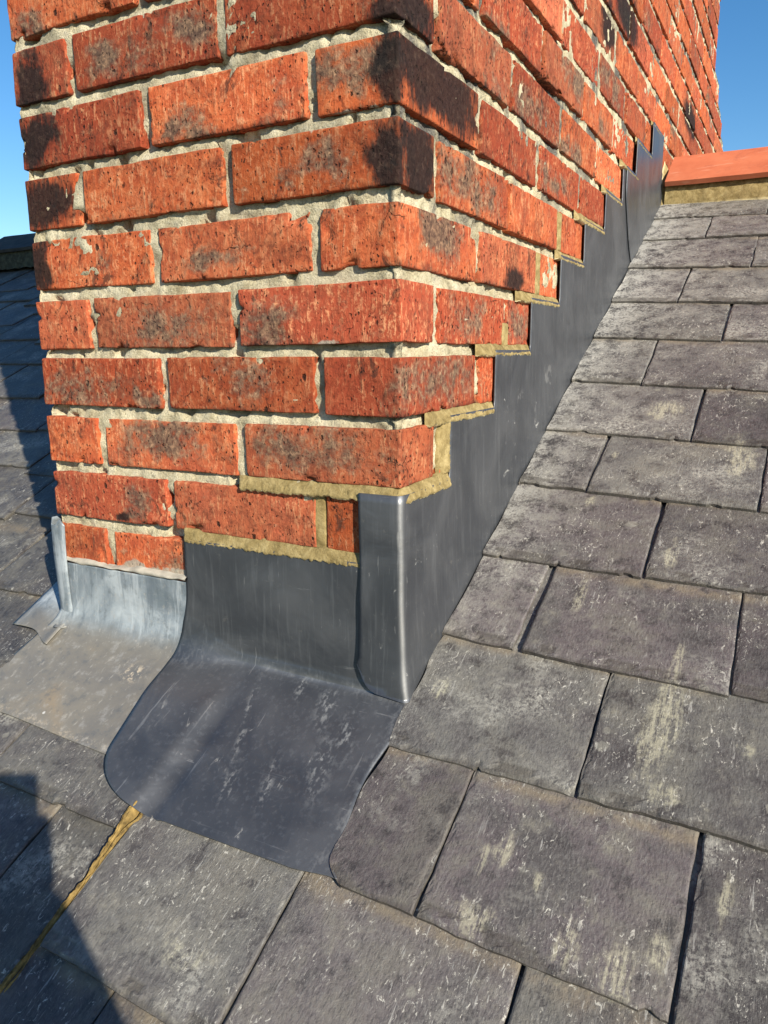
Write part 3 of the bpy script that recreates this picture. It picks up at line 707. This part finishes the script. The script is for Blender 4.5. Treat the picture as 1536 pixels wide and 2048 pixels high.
def xr_new(k, t):
    if k == 'w': return -.002
    if k == 'a': return -.002 + .010 * t
    return .0135 + .004 * np.sin(t * 9) + .018 * np.clip((t - .86) / .14, 0, 1) ** 2
LM = [(-.086, -.047, .012, .03), (-.135, -.027, .006, .022), (-.189, -.066, .004, .03), (-.171, -.116, .004, .03), (-.146, -.174, .01, .02), (-.049, -.125, .012, .035), (-.039, -.08, .01, .03), (-.30, -.11, .004, .03), (-.10, -.16, .006, .03)]
def chalk_new(x, k, t):
    if k == 'w': return 0.0
    if k == 'a': return .25 * t
    s_ = -.015 - .22 * t; c = .25 * math.exp(-(t / .05) ** 2)
    for a, b, ra, rb_ in LM: c = max(c, math.exp(-((x - a + .25 * (s_ - b)) / ra) ** 2 - ((s_ - b) / rb_) ** 2))
    return max(c, .3 * math.exp(-((x - .008) / .008) ** 2))
def h_new(x, s_):
    step = .0090 * sst(-.226, -.250, x) * sst(-.02, -.10, s_)
    dip = -.0035 * np.exp(-((x + .217) / .011) ** 2) * sst(-.02, -.12, s_)
    return .0022 + step + dip + .0016 * vn(np.stack([x, s_, x * 0], -1), 9, 3) - .0012 * sst(-.03, .0, x)
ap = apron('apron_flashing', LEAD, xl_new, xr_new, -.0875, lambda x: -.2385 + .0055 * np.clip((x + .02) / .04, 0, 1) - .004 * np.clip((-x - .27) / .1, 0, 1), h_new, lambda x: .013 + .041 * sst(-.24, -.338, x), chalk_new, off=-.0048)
tag(ap, 'dark new lead apron folded from the chimney front onto the slates', 'flashing')
def chalk_old(x, k, t):
    if k != 's': return 0.0
    s_ = -.02 - .17 * t; return math.exp(-((x + .398) / .016) ** 2 - ((s_ + .058) / .014) ** 2) + .35 * math.exp(-((t - .97) / .04) ** 2)
oa = apron('apron_flashing', OLEAD, lambda k, t: -.590 if k == 'w' else (-.590 - .035 * t if k == 'a' else -.625 - .015 * t), lambda k, t: -.330, -.151, lambda x: -.186 + .01 * np.clip((-x - .34) / .2, 0, 1), lambda x, s_: .0012 + .002 * vn(np.stack([x, s_, x * 0], -1), 12, 8) + .003 * sst(-.58, -.63, x), lambda x: .052 + 0 * x, chalk_old, off=-.0045, cell=.006)
tag(oa, 'pale weathered lead apron with chalky upstand beside the new dark apron', 'flashing')

# old corner flashing at the left-hand arris: strip up the front, blade on the left side, flange on the slates
zs = lin(-.262, -.082, .006)
pth = [(-.690, None), (-.66, None), (-.63, None), (-.6085, .06), (-.6085, .02), (-.6080, -.002), (-.6040, -.0075), (-.594, -.0085), (-.585, -.0085), (-.576, -.0080)]
pts = pth[3:]; X = np.zeros((len(pts), len(zs), 3))
for i, (x, y) in enumerate(pts):
    for j, z in enumerate(zs):
        t = (z + .262) / .18; foot = max(0, 1 - t / .16) ** 2
        topz = z - (max(0, (t - .93) / .07)) * .010 * (1 if i in (3, 4, len(pts) - 1) else 0)
        X[i, j] = (x + .002 * math.sin(t * 5 + i * .3) - (.010 * foot if i > 3 else .0), y - .016 * foot * (1 if i >= 3 else 0), max(topz, ZR + TP * y + .002))
cf = empty('corner_flashing', (-.61, 0, -.25)); tag(cf, 'narrow grey lead strip folded round the left arris above the old apron', 'flashing')
solid_sheet('upstand', X, OLEAD, .002, False, cf)
us = np.linspace(0, 1, 14); sv = np.linspace(0, 1, 26); X = np.zeros((26, 14, 3))
for i, b in enumerate(sv):
    for j, a in enumerate(us):
        s_lo = -.034 - .022 * sst(.45, 1.0, a) + .012 * math.exp(-((a - .45) / .12) ** 2) * 0
        s_ = s_lo + (.62 - s_lo) * b ** 1.8
        X[i, j] = P3(-.690 + .094 * a + .012 * (1 - b) * a, s_, .0058 + .0030 * math.sin(a * 5) * (1 - b) + .005 * sst(.75, 1, a))
solid_sheet('flange', X, OLEAD, .002, True, cf)

# ------------------------------------------------------------------ mortar beads pointed along the lead
def bead(pts, nrm, up, half=.0085, out=.0075, seed=0, edge=.8, lower=1.0, name='mortar_bead'):
    """pts: polyline on the wall; nrm, up: per-point face normal and upward direction; a ragged weathered fillet"""
    pts = np.array(pts, float); nrm = np.array(nrm, float); up = np.array(up, float)
    seg = np.linalg.norm(np.diff(pts, axis=0), axis=1); L = np.concatenate([[0], np.cumsum(seg)]); n = max(6, int(L[-1] / .0019)); t = np.linspace(0, L[-1], n)
    I = lambda A: np.stack([np.interp(t, L, A[:, i]) for i in range(3)], -1)
    P, N, U = I(pts), I(nrm), I(up); N /= np.linalg.norm(N, axis=1, keepdims=True)
    prof = [(1.05, -.006), (1.0, -.0012), (.72, .0002), (.35, .0016), (-.05, .0030), (-.45, .0042), (-.80, .0052), (-1.0, .0054), (-1.10, .0046), (-1.22, .0026), (-1.22, -.006)]
    rows = []; ed = []
    for j, (a, d) in enumerate(prof):
        Q = np.stack([t, np.full_like(t, j * .05), np.full_like(t, seed * 1.3)], -1)
        rag = (.42 if a < 0 else 1.3) * fbm(Q * [1, 0, 1] + [0, (a > 0) * 3.1, 0], 38, seed, 4) + (.80 * fbm(Q * [1, 0, 1] + [0, 7.7, 0], 260, seed + 2, 2) if a < -.9 else 0)
        aa = a * half * .86 * (1 + .34 * rag * (abs(a) > .3)) * (lower if a < 0 else 1)
        dd_ = d + (fbm(Q, 120, seed + 4, 4) * .0009 + np.where(np.abs(fbm(Q * [1, .25, 1], 20, seed + 14, 2)) < .018, -.0016, 0) if d > 0 else 0)
        if d > 0: dd_ = dd_ * out / .0085
        e_ = np.minimum(t, L[-1] - t); dd_ = np.where(e_ < .004, np.minimum(dd_, -.002 + e_ * 1.6), dd_)
        rows.append(P + U * aa[:, None] + N * dd_[:, None])
        ed.append((edge * (.35 + .65 * (vn(Q, 140, seed + 9) > -.1)) if a < -1. else 0) + 0 * t)
    X = np.array(rows); m, n_ = X.shape[:2]
    me = mesh(name, X.reshape(-1, 3), gridfaces(m, n_)[:, ::-1], NEWM, True, {'edge': np.array(ed).ravel()})
    return link(name, me, chim)
UPZ = (0, 0, 1)
# along the front course above the corner wrap, round the corner to the first step tip
bead([(-.238, .0, 0), (-.012, .0, 0), (-.002, .0025, 0), (.0015, .012, 0), (.002, .137, .001)], [(0, -1, 0), (0, -1, 0), (.7, -.7, 0), (1, 0, 0), (1, 0, 0)], [UPZ] * 5, .0098, .0105, 1)
bead([(-.340, .0, -.0815), (-.046, .0, -.0835)], [(0, -1, 0)] * 2, [UPZ] * 2, .0098, .0088, 2, .25)
bead([(.001, .119, .078), (.001, .119, .006)], [(1, 0, 0)] * 2, [(0, -1, 0)] * 2, .0125, .0088, 3, .5)
bead([(-.1135, .001, -.004), (-.1125, .001, -.078)], [(0, -1, 0)] * 2, [(1, 0, 0)] * 2, .0085, .0015, 4, 0)
for k in range(1, 10):
    y1 = Y0 + DY * k; y0 = Y0 + DY * (k - 1) - (.065 if k in (1, 2, 3, 5) else .02)
    if k == 9: y0 += .03; y1 -= .02
    bead([(.001, y0, k * H), (.001, y1 + .003, k * H + .0005)], [(1, 0, 0)] * 2, [UPZ] * 2, .0085 if k > 1 else .0092, .0098 if k < 7 else .0135, 10 + k)
for (y, za, zb_) in ((.3495, 2 * H + .040, 2 * H + .004), (.503, 4 * H - .008, 3 * H + .006), (.6225, 5 * H - .010, 4 * H + .006)):
    bead([(.000, y, za), (.000, y, zb_)], [(1, 0, 0)] * 2, [(0, -1, 0)] * 2, .0085, .0042, int(y * 100), 0)
# grey sealant along the top of the old apron
t = lin(-.592, -.336, .004); a = np.linspace(0, 1, 7); T_, A_ = np.meshgrid(t, a, indexing='ij'); Q = np.stack([T_, A_ * .02, A_ * 0], -1)
hw = .0058 + .0026 * vn(Q * [1, 0, 0], 40, 2)
X = np.stack([T_, .003 - (.010 * np.sin(A_ * np.pi) + .0018 * fbm(Q * [1, 3, 1], 70, 5)), -.1475 + (A_ - .45) * 2 * hw + .0015 * vn(Q * [1, 0, 0], 60, 7)], -1)
strip('sealant_bead', X, GREYM, oa, flip=True)

# ------------------------------------------------------------------ ridge
def ridge(name, x0, x1, yb, zb, mat, matm, ang, wing, label, seed, droop=0.0, yskew=0.0, mh=.046):
    """angle ridge tile bedded on mortar; (yb, zb): foot of the bedding at x0"""
    e = empty(name, ((x0 + x1) / 2, yb + .13, zb)); tag(e, label, 'ridge tile', 'ridge tiles')
    xs = lin(x0, x1, .02); ca, sa = math.cos(ang), math.sin(ang)
    def prof(x):
        d = x - x0; y = yb + yskew * d; z = zb + droop * d
        a0 = np.array([y - .006, z + mh]); ap_ = a0 + wing * np.array([ca, sa]); b0 = ap_ + wing * np.array([ca, -sa])
        n = np.array([-sa, ca]); th = .013
        return [a0 - .0 * n, a0 + n * th, ap_ + np.array([-.006, th * 1.02]), ap_ + np.array([.006, th * 1.02]), b0 + np.array([sa, ca]) * th, b0, ap_ - np.array([0, .002])]
    P_ = np.array([[(x, *q) for q in prof(x)] for x in xs]); n, m = P_.shape[:2]
    P_[:, :, 2] += .0015 * fbm(P_, 9, seed, 2)
    V = P_.reshape(-1, 3); F = []
    for i in range(n - 1):
        for j in range(m): F.append((i * m + j, (i + 1) * m + j, (i + 1) * m + (j + 1) % m, i * m + (j + 1) % m))
    me = bpy.data.meshes.new('tile'); me.from_pydata([tuple(v) for v in V], [], [tuple(f) for f in F] + [tuple(range(m))[::-1], tuple(range((n - 1) * m, n * m))]); me.materials.append(mat); me.update()
    link('tile', me, e)
    t = lin(x0, x1, .006); a = np.linspace(0, 1, 12); T_, A_ = np.meshgrid(t, a, indexing='ij'); d = T_ - x0
    Q = np.stack([T_, A_ * .05, T_ * 0 + seed], -1)
    yy = yb + yskew * d + .010 * (A_ ** 3) - .0022 * fbm(Q, 70, seed, 4) - .0016 * fbm(Q * [1, .08, 1], 110, seed + 5, 2); z2 = zb + droop * d - .012 + (mh + .016) * A_ + np.where(A_ < .15, .004 * fbm(Q * [1, 0, 1], 50, seed, 3), 0)
    X = np.stack([T_, yy, z2], -1)
    strip('bedding', X, matm, e, np.where(A_ < .12, .5, 0) * (matm is NEWM), True)
    return e
ridge('ridge_tile', .022, .462, 1.598, .568, TERRA, NEWM, math.radians(33), .165, 'bright terracotta angle ridge tile butting against the chimney, bedded on fresh mortar', 1, -.035, -.115)
ridge('ridge_tile', .468, .915, 1.547, .5525, TERRA, NEWM, math.radians(33), .165, 'bright terracotta ridge tile one along from the chimney, on fresh mortar', 2, -.02, -.05)
x = -.66; 
for k in range(8):
    x2 = x - .45
    ridge('ridge_tile', x2 + .006, x, 1.53, .553 + .006 * math.sin(k * 2), ORIDGE, MOSS, math.radians(30), .165, 'old blackened ridge tile on mossy bedding, ' + ['first', 'second', 'third', 'fourth', 'fifth', 'sixth', 'seventh', 'eighth'][k] + ' along from the shaded side of the chimney', 5 + k, 0, 0, .058); x = x2
# mortar fillet where the new ridge meets the brickwork
t = np.linspace(0, 1, 14); a = np.linspace(0, 1, 8); T_, A_ = np.meshgrid(t, a, indexing='ij'); Q = np.stack([T_ * .15, A_ * .05, A_ * 0], -1)
X = np.stack([.006 + .030 * A_ * (1 - .2 * T_) + .003 * fbm(Q, 70, 3), 1.590 + .075 * T_ + .02 * A_ - .006, .560 + (.085 + .05 * (1 - A_)) * T_ + .0025 * fbm(Q, 60, 6)], -1)
strip('ridge_fillet', X, NEWM, chim, np.where((A_ > .85) | (A_ < .1), .6, 0), True)

# ------------------------------------------------------------------ the person taking the picture, kneeling on the roof behind the lens; only the shadow of arm and phone is in view
def skinned(name, verts, edges, radii, mat, parent, root=0):
    me = bpy.data.meshes.new(name); me.from_pydata(verts, edges, []); me.materials.append(mat)
    o = link(name, me, parent)
    for v in me.vertices: v.co = Vector(v.co)
    m1 = o.modifiers.new('skin', 'SKIN'); m1.use_smooth_shade = True
    for i, r in enumerate(radii):
        sv_ = me.skin_vertices[0].data[i]; sv_.radius = (r, r) if not isinstance(r, tuple) else r; sv_.use_root = (i == root)
    m2 = o.modifiers.new('smooth', 'SUBSURF'); m2.levels = 2; m2.render_levels = 2
    return o
JACKET = mat_plain('navy_work_jacket', (.02, .025, .045), .9, 90, .3, .002); SKIN_ = mat_plain('skin', (.45, .26, .18), .6, 120, .08, .0005)
HAIR = mat_plain('brown_hair', (.035, .02, .012), .7, 200, .4, .002); PHONE = mat_plain('phone_glass', (.015, .015, .017), .25, 20, .1, .0)
per = empty('person', (.62, -1.2, -.86)); tag(per, 'person in navy work clothes kneeling on the slates, holding up a phone', 'person')
bv_ = [(.66, -1.25, -.42), (.645, -1.22, -.2), (.635, -1.20, .0), (.63, -1.19, .13), (.625, -1.18, .20),
       (.80, -1.10, .12), (.745, -.955, -.005), (.50, -.85, .085),
       (.47, -1.27, .11), (.41, -1.09, -.10), (.375, -.872, .045),
       (.745, -1.20, -.44), (.60, -.98, -.68), (.80, -1.33, -.86), (.76, -1.26, -.84),
       (.575, -1.29, -.44), (.42, -1.08, -.74), (.62, -1.42, -.91), (.58, -1.36, -.88)]
be = [(0, 1), (1, 2), (2, 3), (3, 4), (3, 5), (5, 6), (6, 7), (3, 8), (8, 9), (9, 10), (0, 11), (11, 12), (12, 13), (13, 14), (0, 15), (15, 16), (16, 17), (17, 18)]
br_ = [.15, .145, .155, .12, .055, .075, .062, .044, .070, .055, .040, .095, .065, .045, .04, .095, .065, .045, .04]
o_ = (np.array(bv_) - np.array(per.location)); body = skinned('body', [tuple(v) for v in o_], be, br_, JACKET, None); body.parent = per; body.location = (0, 0, 0)
hv = [(.625, -1.18, .19), (.615, -1.165, .27), (.60, -1.14, .335), (.595, -1.13, .40)]; hd = skinned('head', [tuple(np.array(v) - np.array(per.location)) for v in hv], [(0, 1), (1, 2), (2, 3)], [.052, .055, (.085, .095), .07], SKIN_, None); hd.parent = per; hd.location = (0, 0, 0)
hr = skinned('hair', [tuple(np.array(v) - np.array(per.location)) for v in [(.61, -1.16, .37), (.60, -1.145, .425)]], [(0, 1)], [.088, .074], HAIR, None); hr.parent = per; hr.location = (0, 0, 0)
rt = np.array(R3[0]); upv = -np.array(R3[1]); bk = -np.array(R3[2])
def camp(a, b, c): return tuple(CAM + rt * a + upv * b + bk * c - np.array(per.location))
for sgn, wr in ((1, (.50, -.85, .085)), (-1, (.375, -.872, .045))):
    x0 = .050 if sgn > 0 else -.018
    pv_ = [tuple(np.array(wr) - np.array(per.location)), camp(x0 + .012 * sgn, -.085, .045)]; pe = [(0, 1)]; pr_ = [.028, .026]
    for f_ in range(4):
        base = len(pv_); z = -.055 - f_ * .019
        pv_ += [camp(x0 + .010 * sgn, z, .028), camp(x0 + .006 * sgn, z, .012), camp(x0 - .012 * sgn, z - .002, .011)]; pe += [(1, base), (base, base + 1), (base + 1, base + 2)]; pr_ += [.009, .0085, .0075]
    base = len(pv_); pv_ += [camp(x0 + .004 * sgn, -.07, .05), camp(x0 - .012 * sgn, -.055, .042)]; pe += [(1, base), (base, base + 1)]; pr_ += [.011, .009]
    hnd = skinned('hand', pv_, pe, pr_, SKIN_, None); hnd.parent = per; hnd.location = (0, 0, 0)
V, F, _ = boxsurf(np.array([-.022, .053]), np.array([-.142, .006]), np.array([.022, .031]))
Pw = np.array([CAM + rt * a + upv * b + bk * c for a, b, c in V])
ph = link('phone', mesh('phone', Pw, F, PHONE, False)); tag(ph, 'black mobile phone held upright by the kneeling person', 'phone')
